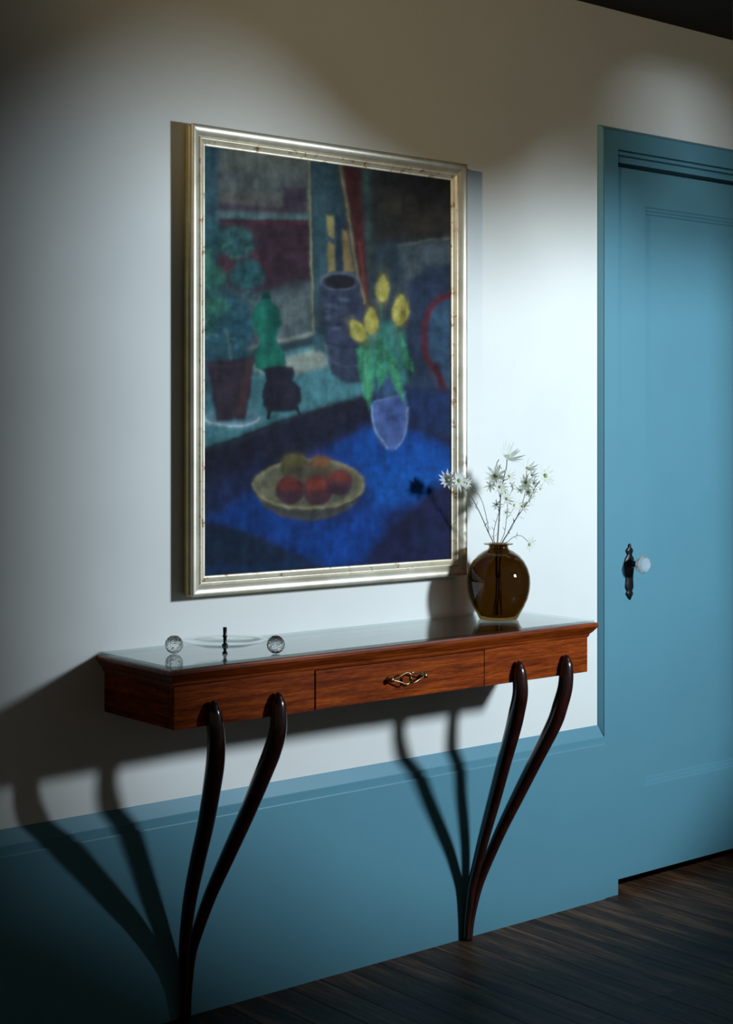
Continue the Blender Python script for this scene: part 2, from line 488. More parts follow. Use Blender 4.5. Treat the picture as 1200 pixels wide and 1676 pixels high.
# moulded rim of the top: profile swept along left end, front and right end (mitred)
pr = [(0.024, BT - 0.001), (0.020, BT - 0.001), (0.017, BT + 0.004), (0.0165, BT + 0.008), (0.011, BT + 0.013), (0.005, BT + 0.021), (0.002, BT + 0.026),
      (0.0, BT + 0.028), (0.0, TZ - 0.004), (0.0015, TZ - 0.001), (0.005, TZ), (0.024, TZ)]     # (inset from outer edge, z)
k = len(pr)
st = [[(TX0 + d, YW, z) for d, z in pr], [(TX0 + d, -TD + d, z) for d, z in pr], [(TX1 - d, -TD + d, z) for d, z in pr], [(TX1 - d, YW, z) for d, z in pr]]
for s in range(3):
    v = st[s] + st[s + 1]
    f = [(i, k + i, k + i + 1, i + 1) for i in range(k - 1)]
    f += [tuple(range(k)), tuple(range(2 * k - 1, k - 1, -1))]
    o = MB().add(v, f).build('top_moulding', M_WALNUT_TRIM, con, off=cof)
part('top_board', M_WALNUT_TRIM, (TX0 + 0.0235, TX1 - 0.0235, -TD + 0.0235, YW, BT + 0.001, TZ - 0.0005), bw=0)
GZ = TZ + 0.006
gl = part('glass_top', M_SHEET, (TX0 + 0.010, TX1 - 0.008, -TD + 0.008, YW - 0.001, TZ + 0.0004, GZ), bw=0)
gl['label'] = 'clear glass sheet covering the tabletop'

# handle: two posts and a pair of crossing bowed wires
hx, hz = (SX0 + SX1) / 2 + 0.004, 0.7755
hy = -BD - 0.0012
hof = np.array([XC, -0.12, 0])
def sub(v): return [tuple(np.array(p) - hof) for p in v]
m = MB()
for s in (1, -1):
    pth = catmull([(hx - 0.052, hy - 0.012, hz), (hx - 0.032, hy - 0.016, hz - 0.006 * s), (hx - 0.010, hy - 0.018, hz - 0.0135 * s), (hx - 0.001, hy - 0.0195 + 0.0015 * s, hz - 0.008 * s),
                   (hx + 0.001, hy - 0.0195 + 0.0015 * s, hz + 0.004 * s), (hx + 0.010, hy - 0.018, hz + 0.0125 * s), (hx + 0.032, hy - 0.016, hz + 0.006 * s), (hx + 0.052, hy - 0.012, hz)])
    m.add(*tube(pth, 0.0019, 8))
vb, fb = sphere((hx, hy - 0.0195, hz), 0.0042, 12, 8); m.add(vb, fb)
for s in (-1, 1):
    xx = hx + 0.052 * s
    v, f = lathe([(0.0075, 0.0), (0.0075, 0.002), (0.004, 0.004), (0.0035, 0.009), (0.0062, 0.0115), (0.0068, 0.014), (0.005, 0.017), (0.0005, 0.018)], 14)
    m.add([(xx + p[0], hy - p[2], hz + p[1]) for p in v], f)
h = mesh_obj('handle', sub(m.v), m.f, M_BRASS, dr, True); h['label'] = 'small bowed brass wire drawer pull'

# legs
OUT = [(.772, -1.5035, -.288), (.75, -1.503, -.289), (.7, -1.498, -.290), (.65, -1.492, -.278), (.6, -1.487, -.260), (.5, -1.471, -.210), (.4, -1.459, -.157), (.3, -1.446, -.106), (.2, -1.431, -.064), (.15, -1.423, -.047), (.1, -1.416, -.036), (.05, -1.411, -.028), (0.0, -1.408, -.024)]
INN = [(.772, -1.3325, -.288), (.75, -1.333, -.289), (.7, -1.335, -.290), (.65, -1.339, -.274), (.6, -1.346, -.252), (.5, -1.359, -.204), (.4, -1.375, -.154), (.3, -1.390, -.104), (.2, -1.400, -.061), (.15, -1.402, -.043), (.1, -1.402, -.034), (.05, -1.401, -.027), (0.0, -1.400, -.024)]
RAD = [0.010, 0.0175, 0.0195, 0.0205, 0.0203, 0.0187, 0.0175, 0.0155, 0.0135, 0.0125, 0.0115, 0.0105, 0.0095]
for curve in (OUT, INN):
    for mir in (False, True):
        pts4 = [((2 * XC - x) if mir else x, y, z, r_) for (z, x, y), r_ in zip(curve, RAD)]
        sm = catmull(pts4, 6)
        path = [p[:3] for p in sm]; rr = [max(0.006, p[3]) for p in sm]
        path = [(path[0][0], path[0][1] + 0.004, path[0][2] + 0.0085), (path[0][0], path[0][1] + 0.001, path[0][2] + 0.006)] + path
        rr = [0.0015, 0.0065] + rr
        v, f = tube(path, rr, 16)
        v = [(p[0], p[1], max(0.0004, p[2])) for p in v]
        mesh_obj('leg', [tuple(np.array(p) - hof) for p in v], f, M_LEG, con, True)

# ================================================================== FRAMED PAINTING
FX0, FX1, FZ0, FZ1 = -1.391, -0.520, 0.9725, 2.067
CY = -0.0128
pic = tag(empty('framed_painting', ((FX0 + FX1) / 2, 0.0, FZ0)), 'still life painting in worn silver gilt frame hung above console table', 'painting')
pof = ((FX0 + FX1) / 2, 0.0, FZ0)
SIDE_P = [(0.006, -0.004), (0.0015, -0.010), (0.0, -0.018), (0.0, -0.028), (0.002, -0.036), (0.005, -0.039)]
MAIN_P = [(0.005, -0.039), (0.0045, -0.047), (0.0015, -0.053), (0.0, -0.058), (0.002, -0.0615), (0.006, -0.0625), (0.012, -0.061), (0.018, -0.0565), (0.0235, -0.0505), (0.0265, -0.0465)]
SLIP_P = [(0.0265, -0.0465), (0.0275, -0.0505), (0.0300, -0.0515), (0.0320, -0.0495), (0.0330, -0.0470), (0.0405, -0.0435), (0.0410, -0.0415), (0.0425, -0.0420), (0.0450, -0.0410), (0.0462, -0.0385), (0.0462, -0.033)]
def rail(side, prof):
    prof = [(w, 0.009 + (y + 0.004) * 0.70) for w, y in prof]
    v0, v1 = [], []
    for w, y in prof:
        if side == 'top': a, b = (FX0 + w, y, FZ1 - w), (FX1 - w, y, FZ1 - w)
        if side == 'bottom': a, b = (FX1 - w, y, FZ0 + w), (FX0 + w, y, FZ0 + w)
        if side == 'left': a, b = (FX0 + w, y, FZ0 + w), (FX0 + w, y, FZ1 - w)
        if side == 'right': a, b = (FX1 - w, y, FZ1 - w), (FX1 - w, y, FZ0 + w)
        v0.append(a); v1.append(b)
    k = len(prof)
    return v0 + v1, [(i, k + i, k + i + 1, i + 1) for i in range(k - 1)]
for side in ('top', 'bottom', 'left', 'right'):
    r_ = MB().add(*rail(side, MAIN_P)).build('frame_rail', M_GILT, pic, True, off=pof)
    MB().add(*rail(side, SLIP_P)).build('inner_slip', M_GILT_WORN, r_, True, off=pof)
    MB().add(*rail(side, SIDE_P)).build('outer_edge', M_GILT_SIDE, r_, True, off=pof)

# ---- the canvas: a fine grid whose paint is a colour attribute, brushed on layer by layer
NU, NV = 300, 420
cx0, cx1, cz0, cz1 = FX0 + 0.046, FX1 - 0.046, FZ0 + 0.046, FZ1 - 0.046
gu, gv = np.meshgrid(np.linspace(0, 1, NU), np.linspace(0, 1, NV))
gx = cx0 + (cx1 - cx0) * gu; gz = cz0 + (cz1 - cz0) * gv
dv = np.stack([gx - CAM[0], np.full_like(gx, CY) - CAM[1], gz - CAM[2]], -1)
dep = dv @ AX
PXg = 600 + F_PX * (dv @ RX) / dep; PYg = HZ - F_PX * dv[..., 2] / dep      # where each bit of canvas sits in the photo
def vnoise(u, v, seed):
    r2 = np.random.default_rng(seed).random((64, 64))
    iu, iv = np.floor(u).astype(int), np.floor(v).astype(int); fu, fv = u - iu, v - iv
    fu = fu * fu * (3 - 2 * fu); fv = fv * fv * (3 - 2 * fv)
    g = lambda a, b: r2[b % 64, a % 64]
    return (g(iu, iv) * (1 - fu) + g(iu + 1, iv) * fu) * (1 - fv) + (g(iu, iv + 1) * (1 - fu) + g(iu + 1, iv + 1) * fu) * fv - 0.5
def fbm(s, seed, sx=1.0, sy=1.0):
    return sum(vnoise(PXg / (s / 2 ** k) * sx + 7 * k, PYg / (s / 2 ** k) * sy + 3 * k, seed + k) / 2 ** k for k in range(3))
WX = PXg + 1.7 * fbm(26, 1) + 1.5 * fbm(8, 5); WY = PYg + 1.7 * fbm(26, 2) + 1.5 * fbm(8, 6)
img = np.zeros((NV, NU, 3))
def lin(c): return np.array(srgb(*c)[:3])
img[:] = lin((48, 66, 74))
STREAK = fbm(30, 11, 3.0, 0.7); BR = fbm(12, 21); BR2 = fbm(40, 31)
def blend(mask, col, var=0.25, seed=0):
    c = lin(col) * (1 + var * (1.3 * BR + 1.0 * BR2 + 0.7 * STREAK))[..., None]
    m_ = np.clip(mask, 0, 1)[..., None]
    img[:] = img * (1 - m_) + np.clip(c, 0, 1) * m_
def sdf_poly(pts):
    P = np.array(pts, float); n_ = len(P)
    d = np.full(WX.shape, 1e9); s = np.ones(WX.shape)
    for i in range(n_):
        a, b = P[i], P[i - 1]
        e = b - a; wx, wy = WX - a[0], WY - a[1]
        t = np.clip((wx * e[0] + wy * e[1]) / (e @ e + 1e-9), 0, 1)
        d = np.minimum(d, (wx - e[0] * t) ** 2 + (wy - e[1] * t) ** 2)
        c1 = WY >= a[1]; c2 = WY < b[1]; c3 = e[0] * wy > e[1] * wx
        flip = (c1 & c2 & c3) | (~c1 & ~c2 & ~c3)
        s = np.where(flip, -s, s)
    return s * np.sqrt(d)
def sm(d, soft): return 1 / (1 + np.exp(np.clip(d / (soft * 0.4), -40, 40)))
def poly(pts, col, soft=3, op=1.0, var=0.25): blend(op * sm(sdf_poly(pts), soft), col, var)
def ell(cx_, cy_, rx_, ry_, col, soft=3, op=1.0, var=0.25, rot=0):
    c_, s_ = math.cos(rot), math.sin(rot)
    x_ = (WX - cx_) * c_ + (WY - cy_) * s_; y_ = -(WX - cx_) * s_ + (WY - cy_) * c_
    d = (np.sqrt((x_ / rx_) ** 2 + (y_ / ry_) ** 2) - 1) * min(rx_, ry_)
    blend(op * sm(d, soft), col, var)
def stroke(pts, w, col, soft=2, op=1.0, var=0.25):
    d = np.full(WX.shape, 1e9); P = catmull(pts, 5) if len(pts) > 2 else [np.array(p, float) for p in pts]
    for a, b in zip(P[:-1], P[1:]):
        e = b - a; wx, wy = WX - a[0], WY - a[1]
        t = np.clip((wx * e[0] + wy * e[1]) / (e @ e + 1e-9), 0, 1)
        d = np.minimum(d, (wx - e[0] * t) ** 2 + (wy - e[1] * t) ** 2)
    blend(op * sm(np.sqrt(d) - w / 2, soft), col, var)
def arc(cx_, cy_, rx_, ry_, a0, a1, n_=14):
    return [(cx_ + rx_ * math.cos(math.radians(a0 + (a1 - a0) * i / n_)), cy_ + ry_ * math.sin(math.radians(a0 + (a1 - a0) * i / n_))) for i in range(n_ + 1)]

# window, sky and far roofs
poly([(320, 230), (362, 240), (362, 760), (320, 760)], (62, 96, 108), 6)
poly([(360, 240), (506, 255), (506, 352), (360, 346)], (108, 114, 106), 5)
poly([(360, 278), (440, 292), (500, 286), (500, 306), (430, 312), (360, 306)], (86, 96, 98), 14, 0.8)
poly([(360, 315), (460, 322), (460, 336), (360, 332)], (98, 92, 88), 6, 0.7)
poly([(360, 332), (463, 339), (463, 305), (502, 308), (502, 350), (360, 346)], (80, 68, 82), 4)
poly([(466, 310), (500, 312), (500, 345), (466, 342)], (62, 54, 66), 5, 0.8)
poly([(355, 346), (506, 352), (506, 362), (355, 358)], (98, 124, 126), 4)
poly([(360, 360), (508, 362), (513, 545), (400, 572), (360, 560)], (68, 46, 58), 4)
stroke([(362, 367), (430, 364), (505, 366)], 4, (98, 48, 56), 3, 0.8)
poly([(362, 470), (430, 485), (470, 468), (510, 462), (512, 545), (400, 575), (362, 565)], (92, 110, 114), 9)
poly([(455, 490), (505, 478), (508, 520), (460, 545)], (118, 128, 124), 14, 0.6)
stroke(arc(405, 455, 34, 40, 200, 350), 6, (92, 42, 54), 4, 0.8)
stroke([(506, 262), (508, 360), (513, 545)], 4, (138, 138, 110), 2)
stroke([(398, 572), (450, 560), (513, 545)], 6, (140, 150, 138), 3)
poly([(509, 262), (556, 268), (560, 450), (522, 470), (516, 548)], (56, 86, 94), 4)
poly([(516, 262), (540, 266), (540, 350), (518, 350)], (66, 90, 96), 8, 0.6)
poly([(535, 352), (547, 353), (550, 446), (538, 446)], (164, 152, 98), 3)
poly([(534, 384), (549, 392), (549, 402), (534, 396)], (60, 84, 94), 3)
poly([(549, 350), (560, 352), (566, 446), (551, 446)], (42, 62, 82), 4)
poly([(560, 376), (569, 380), (581, 446), (563, 446)], (148, 128, 86), 3)
poly([(556, 270), (592, 274), (600, 400), (606, 500), (594, 500), (583, 430)], (78, 40, 40), 5)
poly([(566, 272), (580, 274), (594, 420), (586, 430)], (78, 34, 36), 6, 0.7)
stroke([(588, 400), (594, 440), (596, 480)], 4, (140, 62, 52), 3, 0.7)
stroke([(557, 272), (570, 350), (584, 440), (598, 495)], 4, (150, 140, 108), 3, 0.8)
poly([(592, 274), (612, 276), (616, 400), (604, 450), (600, 380)], (62, 84, 78), 6)
poly([(610, 270), (745, 285), (745, 400), (640, 405), (618, 480), (606, 470)], (50, 50, 48), 7)
ell(650, 335, 22, 16, (76, 70, 54), 16, 0.7); ell(692, 360, 36, 22, (70, 60, 48), 16, 0.7); ell(720, 320, 22, 18, (42, 42, 40), 12, 0.6)
poly([(614, 400), (660, 396), (664, 470), (640, 560), (606, 520)], (50, 66, 76), 8)
poly([(652, 402), (745, 390), (745, 434), (700, 436), (668, 470), (660, 440)], (88, 100, 106), 7, 0.9)
stroke([(655, 402), (700, 394), (745, 390)], 3, (120, 126, 122), 3, 0.7)
poly([(640, 550), (668, 462), (700, 440), (745, 430), (745, 650), (660, 640)], (44, 58, 80), 7)
poly([(702, 505), (745, 490), (745, 640), (712, 630), (698, 560)], (54, 82, 106), 7)
stroke([(745, 480), (712, 495), (696, 530), (697, 580), (716, 612), (730, 645)], 9, (94, 36, 46), 4)
stroke([(714, 600), (730, 645)], 10, (70, 30, 40), 4)
# sill
poly([(320, 740), (320, 700), (345, 640), (420, 590), (530, 560), (606, 612), (608, 648), (470, 684), (380, 718)], (84, 140, 146), 5)
poly([(405, 602), (480, 582), (532, 566), (538, 598), (488, 612), (440, 612)], (168, 174, 156), 5, 0.85)
poly([(320, 640), (345, 640), (345, 720), (320, 730)], (74, 128, 138), 6)
poly([(512, 545), (530, 548), (536, 580), (516, 576)], (66, 102, 108), 5)
# patterned jar
poly([(524, 462), (588, 462), (594, 520), (600, 590), (598, 626), (566, 628), (542, 612), (532, 540)], (62, 70, 92), 3)
poly([(566, 470), (588, 466), (600, 600), (580, 626)], (48, 54, 76), 8, 0.7)
for q in range(22):
    ell(530 + 50 * rng.random(), 486 + 52 * rng.random(), 3 + 4 * rng.random(), 3, (98, 106, 128) if q % 2 else (40, 46, 62), 3, 0.7)
stroke([(536, 560), (560, 568), (594, 566)], 3, (44, 50, 70), 3, 0.8)
stroke([(540, 590), (566, 600), (598, 596)], 3, (88, 94, 112), 3, 0.6)
ell(556, 459, 33, 15, (98, 108, 122), 2); ell(557, 461, 28, 11.5, (34, 34, 40), 2)
# plant
poly([(330, 480), (370, 470), (412, 500), (410, 590), (340, 600), (325, 560)], (46, 84, 96), 10)
for (x_, y_, a_, b_, c_) in [(384, 398, 30, 26, (60, 112, 112)), (342, 388, 20, 30, (52, 98, 104)), (404, 450, 28, 24, (46, 104, 106)), (346, 452, 22, 24, (58, 122, 104)), (372, 508, 24, 20, (50, 98, 108)),
                             (352, 500, 20, 16, (66, 128, 106)), (338, 530, 18, 18, (54, 108, 100)), (396, 540, 20, 22, (44, 88, 102)), (362, 556, 26, 16, (48, 92, 104)), (336, 425, 10, 14, (70, 134, 112)), (370, 430, 14, 14, (82, 52, 62))]:
    ell(x_, y_, a_, b_, c_, 7, 0.9, 0.45)
for q in range(34):
    x_, y_ = 332 + 85 * rng.random(), 385 + 190 * rng.random()
    stroke([(x_, y_), (x_ + 16 * rng.random() - 4, y_ + 14 * rng.random() - 8)], 4, [(74, 138, 116), (44, 80, 96), (84, 140, 142), (52, 116, 92)][q % 4], 3, 0.6)
stroke([(378, 590), (374, 560), (368, 540)], 5, (96, 132, 128), 3, 0.7); stroke([(362, 590), (356, 565), (345, 545)], 4, (58, 92, 84), 3, 0.7)
# bottle
poly([(427, 478), (442, 478), (443, 492), (458, 508), (461, 530), (452, 556), (466, 580), (470, 604), (440, 612), (418, 602), (416, 582), (428, 556), (411, 528), (415, 506), (427, 492)], (28, 110, 94), 2)
poly([(418, 512), (430, 500), (436, 540), (430, 556), (414, 530)], (44, 140, 116), 6, 0.6); poly([(446, 510), (458, 516), (458, 535), (446, 552)], (18, 78, 74), 6, 0.7)
poly([(428, 478), (441, 478), (441, 490), (428, 490)], (30, 66, 70), 2); ell(440, 590, 18, 14, (40, 136, 104), 7, 0.5)
# flower pot and saucer
ell(380, 686, 46, 15, (126, 164, 174), 3); ell(382, 682, 36, 10, (88, 124, 138), 3)
stroke(arc(380, 684, 44, 13, 0, 180), 3, (180, 204, 208), 2, 0.9)
poly([(338, 592), (416, 586), (412, 630), (400, 686), (354, 690), (346, 640)], (58, 48, 58), 3)
poly([(400, 590), (416, 586), (402, 684), (386, 686)], (80, 56, 56), 5, 0.7); stroke([(338, 596), (376, 600), (416, 590)], 6, (74, 66, 74), 3, 0.8)
# squat dark jar
poly([(431, 604), (456, 598), (480, 600), (483, 612), (480, 622), (492, 636), (494, 656), (484, 672), (440, 676), (430, 662), (428, 640), (434, 622)], (38, 38, 50), 3)
stroke([(441, 672), (440, 684)], 6, (34, 34, 44), 2); stroke([(486, 668), (490, 678)], 5, (34, 34, 44), 2); ell(470, 636, 12, 12, (52, 52, 66), 8, 0.6)
# table
poly([(320, 745), (380, 720), (470, 686), (604, 646), (660, 636), (745, 640), (745, 930), (320, 960)], (34, 35, 54), 5)
stroke([(325, 748), (470, 692), (604, 650)], 14, (40, 38, 52), 6, 0.8); stroke([(330, 738), (400, 718), (470, 690)], 4, (38, 52, 62), 3, 0.9)
poly([(660, 640), (745, 642), (745, 720), (672, 690)], (34, 56, 100), 8, 0.9)
poly([(335, 850), (410, 800), (500, 750), (600, 700), (680, 706), (745, 738), (745, 775), (690, 820), (600, 925), (530, 930), (430, 880)], (18, 66, 140), 9)
poly([(600, 704), (690, 716), (740, 745), (700, 778), (620, 800), (560, 770)], (16, 84, 168), 14, 0.8)
poly([(600, 780), (690, 775), (740, 758), (700, 800), (610, 850)], (18, 96, 184), 10, 0.7)
poly([(560, 840), (640, 830), (600, 900), (545, 925), (500, 900)], (16, 72, 160), 12, 0.7)
poly([(520, 820), (600, 790), (610, 830), (560, 860), (480, 850)], (26, 52, 112), 10, 0.8)
poly([(335, 800), (420, 760), (430, 790), (345, 850)], (36, 50, 92), 14, 0.8)
poly([(325, 862), (400, 872), (470, 905), (530, 930), (325, 960)], (24, 44, 68), 7)
poly([(745, 790), (690, 826), (640, 860), (590, 925), (745, 925)], (30, 34, 70), 10)
ell(660, 850, 34, 22, (24, 28, 56), 14, 0.8); ell(700, 880, 22, 22, (28, 44, 78), 14, 0.5)
stroke([(325, 935), (420, 930), (520, 918)], 14, (28, 58, 100), 6, 0.6)
# bowl of fruit
poly([(414, 786), (597, 782), (592, 808), (575, 830), (545, 846), (505, 853), (460, 845), (432, 829), (419, 810)], (86, 84, 74), 3)
poly([(440, 830), (520, 838), (585, 812), (560, 838), (510, 851), (465, 844)], (66, 66, 70), 6, 0.7)
ell(505, 792, 90, 41, (148, 140, 104), 2, 1, 0.2, -0.03); ell(505, 793, 84, 36, (104, 104, 84), 3, 1, 0.25, -0.03)
ell(452, 800, 24, 22, (126, 124, 98), 8, 0.6)
for (x_, y_, r_, c_, c2_) in [(482, 764, 22, (92, 92, 62), (120, 106, 62)), (525, 766, 20, (92, 90, 66), (138, 84, 50)), (474, 803, 23, (76, 48, 58), (140, 58, 48)), (520, 803, 25, (86, 50, 56), (150, 66, 46)), (556, 790, 21, (76, 48, 60), (140, 64, 48))]:
    ell(x_, y_, r_, r_, c_, 3); ell(x_ - 1, y_ - 9, r_ * 0.72, r_ * 0.5, c2_, 7, 0.9); ell(x_ + 2, y_ + 9, r_ * 0.8, r_ * 0.5, (60, 44, 56), 8, 0.5)
stroke(arc(505, 792, 90, 41, 0, 180), 3, (152, 144, 108), 2)
# glass vase and tulips
poly([(606, 660), (664, 640), (669, 680), (662, 720), (642, 738), (622, 728), (610, 700)], (84, 106, 160), 3)
poly([(628, 660), (660, 650), (658, 715), (640, 730), (630, 720)], (64, 82, 138), 7, 0.7); stroke([(608, 665), (614, 705), (634, 733)], 3, (132, 164, 206), 2, 0.9); stroke([(667, 668), (662, 715), (648, 734)], 3, (124, 150, 194), 2, 0.8)
stroke([(612, 658), (636, 652), (660, 648)], 3, (120, 144, 186), 2, 0.7)
poly([(600, 545), (640, 525), (662, 545), (668, 625), (640, 650), (606, 640), (596, 590)], (60, 122, 112), 6)
poly([(612, 620), (655, 610), (660, 645), (615, 655)], (58, 72, 122), 7, 0.8)
for lf in [[(583, 572), (600, 556), (614, 600), (610, 640), (604, 672), (594, 640), (588, 605)], [(632, 566), (652, 596), (663, 662), (648, 640), (636, 605)], [(655, 545), (674, 590), (678, 614), (660, 600)],
           [(612, 560), (628, 545), (634, 610), (620, 640)], [(600, 590), (610, 596), (608, 650), (600, 640)]]:
    poly(lf, (62, 142, 104), 3, 0.95, 0.5)
stroke([(598, 585), (604, 650)], 4, (96, 170, 124), 3, 0.7); stroke([(640, 590), (658, 648)], 4, (90, 168, 120), 3, 0.7); stroke([(624, 500), (626, 560)], 4, (56, 104, 90), 3, 0.8); stroke([(654, 535), (644, 575)], 4, (56, 104, 90), 3, 0.8)
def tulip(cx_, cy_, rx_, ry_, rot):
    c_, s_ = math.cos(rot), math.sin(rot)
    out_ = []
    for q in range(24):
        a_ = 2 * math.pi * q / 24; r_ = math.sin(a_); x_ = rx_ * math.cos(a_) * (1 - 0.45 * max(0, r_)) ; y_ = -ry_ * (r_ if r_ < 0 else r_ ** 1.0)
        out_.append((cx_ + x_ * c_ - y_ * s_, cy_ + x_ * s_ + y_ * c_))
    poly(out_, (190, 178, 84), 3, 1, 0.35)
    ell(cx_ + rx_ * 0.4, cy_ + 3, rx_ * 0.35, ry_ * 0.75, (150, 138, 62), 5, 0.7, rot=rot)
    ell(cx_ - rx_ * 0.45, cy_ + 2, rx_ * 0.25, ry_ * 0.6, (214, 204, 112), 4, 0.7, rot=rot)
tulip(627, 472, 10.5, 22, 0.05); tulip(656, 508, 13.5, 25, 0.08); tulip(608, 525, 12, 22, -0.02); tulip(585, 541, 12.5, 19, -0.5)
img = np.clip(img * 0.60 * (1 + 0.22 * STREAK + 0.16 * BR)[..., None], 0.0015, 1)

verts = np.stack([gx - pof[0], np.full_like(gx, CY), gz - pof[2]], -1).reshape(-1, 3)
idx = np.arange(NU * NV).reshape(NV, NU)
faces = np.stack([idx[:-1, :-1], idx[:-1, 1:], idx[1:, 1:], idx[1:, :-1]], -1).reshape(-1, 4)
me = bpy.data.meshes.new('canvas')
me.from_pydata(verts.tolist(), [], faces.tolist()); me.update()
ca = me.color_attributes.new('paint', 'FLOAT_COLOR', 'POINT')
ca.data.foreach_set('color', np.concatenate([img.reshape(-1, 3), np.ones((NU * NV, 1))], 1).astype(np.float32).ravel())
t = NT('oil_paint'); at = t.n('ShaderNodeVertexColor', layer_name='paint')
vc = t.coords()
wv = t.n('ShaderNodeTexWave'); wv.inputs['Scale'].default_value = 120; wv.bands_direction = 'Z'; wv.inputs['Distortion'].default_value = 2.0; t.l(vc, wv.inputs['Vector'])
nz = t.noise(vc, 70, 5, 0.65)
hm = t.n('ShaderNodeMath', operation='ADD'); t.l(wv.outputs['Fac'], hm.inputs[0]); t.l(nz, hm.inputs[1])
hs = t.n('ShaderNodeHueSaturation'); hs.inputs['Value'].default_value = 1.0; t.l(at.outputs[0], hs.inputs['Color'])
t.bsdf(**{'Base Color': hs.outputs[0], 'Roughness': 0.75, 'Specular IOR Level': 0.12}); t.bump(hm.outputs[0], 0.25, 0.0012)
me.materials.append(t.m)
link(bpy.data.objects.new('canvas', me), pic)
MB().box(FX0 + 0.02, FX1 - 0.02, CY + 0.004, YW, FZ0 + 0.02, FZ1 - 0.02).build('backing_board', M_IRON, pic, off=pof)

# ================================================================== GLASS VASE
VC = on_z(816, 1013, GZ)
VB = np.array([VC[0], VC[1], GZ + 0.0003])
vdep = float((VB - CAM) @ AX)
PPM = F_PX / vdep
def vr(p): return p / PPM
outp = [(0.1, 0), (30, 0), (32, 1.5), (35, 8), (42, 20), (48.5, 34), (51.5, 48), (52.3, 60), (51.5, 71), (48, 84), (42, 95), (34, 104), (25, 110.5), (18.5, 113.5), (16, 116), (15.5, 119), (18, 121.5), (24, 122), (24.2, 123)]
inp = [(24, 123.6), (17.5, 123.2), (14, 120), (14.2, 116), (17, 112), (24, 108.8), (33, 102), (40.6, 93.5), (46.4, 83), (49.8, 71), (50.4, 60), (49.7, 48), (46.5, 35), (40.0, 21), (30, 6), (20, 3.5), (0.1, 3)]
v, f = lathe([(vr(a), vr(b)) for a, b in outp + inp], 64)
vase = mesh_obj('vase', v, f, M_VASE, None, True); vase.location = VB
tag(vase, 'round brown glass vase with flat flared lip on console table', 'vase')

# ================================================================== FLOWER STEMS
def vp(px, py, dd=0.0): return at_depth(px, py, vdep + dd)
def petal_mesh(L, w, curl):
    # pointed petal along +x with a lengthwise fold
    v, f = [], []
    N = 6
    for i in range(N + 1):
        s = i / N; ww = w * math.sin(math.pi * (0.12 + 0.86 * s) ** 0.9) * (1 - 0.15 * s); ww = max(ww, 0.0002)
        x = L * s; z = curl * L * (s ** 1.6)
        v += [(x, -ww, z + 0.0006), (x, 0, z), (x, ww, z + 0.0006)]
    for i in range(N):
        for j in range(2): f.append((i * 3 + j, i * 3 + 3 + j, i * 3 + 4 + j, i * 3 + 1 + j))
    return v, f
def flower(parent, base, c, r, facing, npet=10, droop=0.25, seed=0):
    rr = random.Random(seed)
    q = Vector(facing).normalized().to_track_quat('Z', 'Y').to_matrix()
    m = MB()
    for k in range(npet):
        a = 2 * math.pi * k / npet + rr.uniform(-.15, .15)
        v, f = petal_mesh(r * rr.uniform(.85, 1.1), r * 0.16, rr.uniform(droop - .2, droop + .25))
        R = Matrix.Rotation(a, 3, 'Z')
        m.add([tuple(q @ (R @ Vector((p[0] + r * 0.12, p[1], p[2])))) for p in v], f)
    o = mesh_obj('flower', m.v, m.f, M_PETAL, parent, True)
    o.location = Vector(c) - Vector(base)
    v, f = sphere((0, 0, 0), r * 0.21, 12, 7, (1, 1, 0.65))
    mesh_obj('flower_centre', [tuple(q @ Vector((p[0], p[1], p[2] + r * 0.1))) for p in v], f, M_FLCEN, o, True)
    return o
def leaf(parent, base, c, d, L, w):
    v, f = petal_mesh(L, w, 0.2)
    q = Vector(d).normalized().to_track_quat('X', 'Z').to_matrix()
    o = mesh_obj('leaf', [tuple(q @ Vector(p)) for p in v], f, M_LEAF, parent, True); o.location = Vector(c) - Vector(base); return o
TOC = -AX      # towards the camera
def stem_thing(label, main, dds, branches, flowers, leaves, rad=0.0016, foot=(0, 0)):
    base = np.array([VB[0] + foot[0], VB[1] + foot[1], VB[2] + vr(6.5)])
    root = tag(empty('flower_stem', base), label, 'flower', 'cut white flowers in the brown vase')
    pts = [base, base * 0.5 + vp(*main[0], dds[0]) * 0.5] + [vp(*p, d) for p, d in zip(main, dds)]
    P = catmull(pts, 5)
    v, f = tube([p - base for p in P], [rad * (1 - 0.45 * i / len(P)) for i in range(len(P))], 7)
    mesh_obj('stem', v, f, M_STEM, root, True)
    for br, bd in branches:
        P = catmull([vp(*p, d) for p, d in zip(br, bd)], 5)
        v, f = tube([p - base for p in P], rad * 0.5, 6); mesh_obj('branch', v, f, M_STEM, root, True)
    for i, (px, py, d, rpx, fx, fz, npet) in enumerate(flowers):
        fac = np.array([-0.12, -1.0, 0.15]) + RX * fx + UX * fz
        flower(root, base, vp(px, py, d), 1.15 * rpx / PPM, fac, npet + 1, 0.95 if fz >= 0.6 else 0.3, seed=int(px * 13 + py))
    for i, (px, py, d, lx, lz, L) in enumerate(leaves):
        leaf(root, base, vp(px, py, d), RX * lx + UX * lz + TOC * 0.3, L / PPM, 1.3 / PPM)
    return root
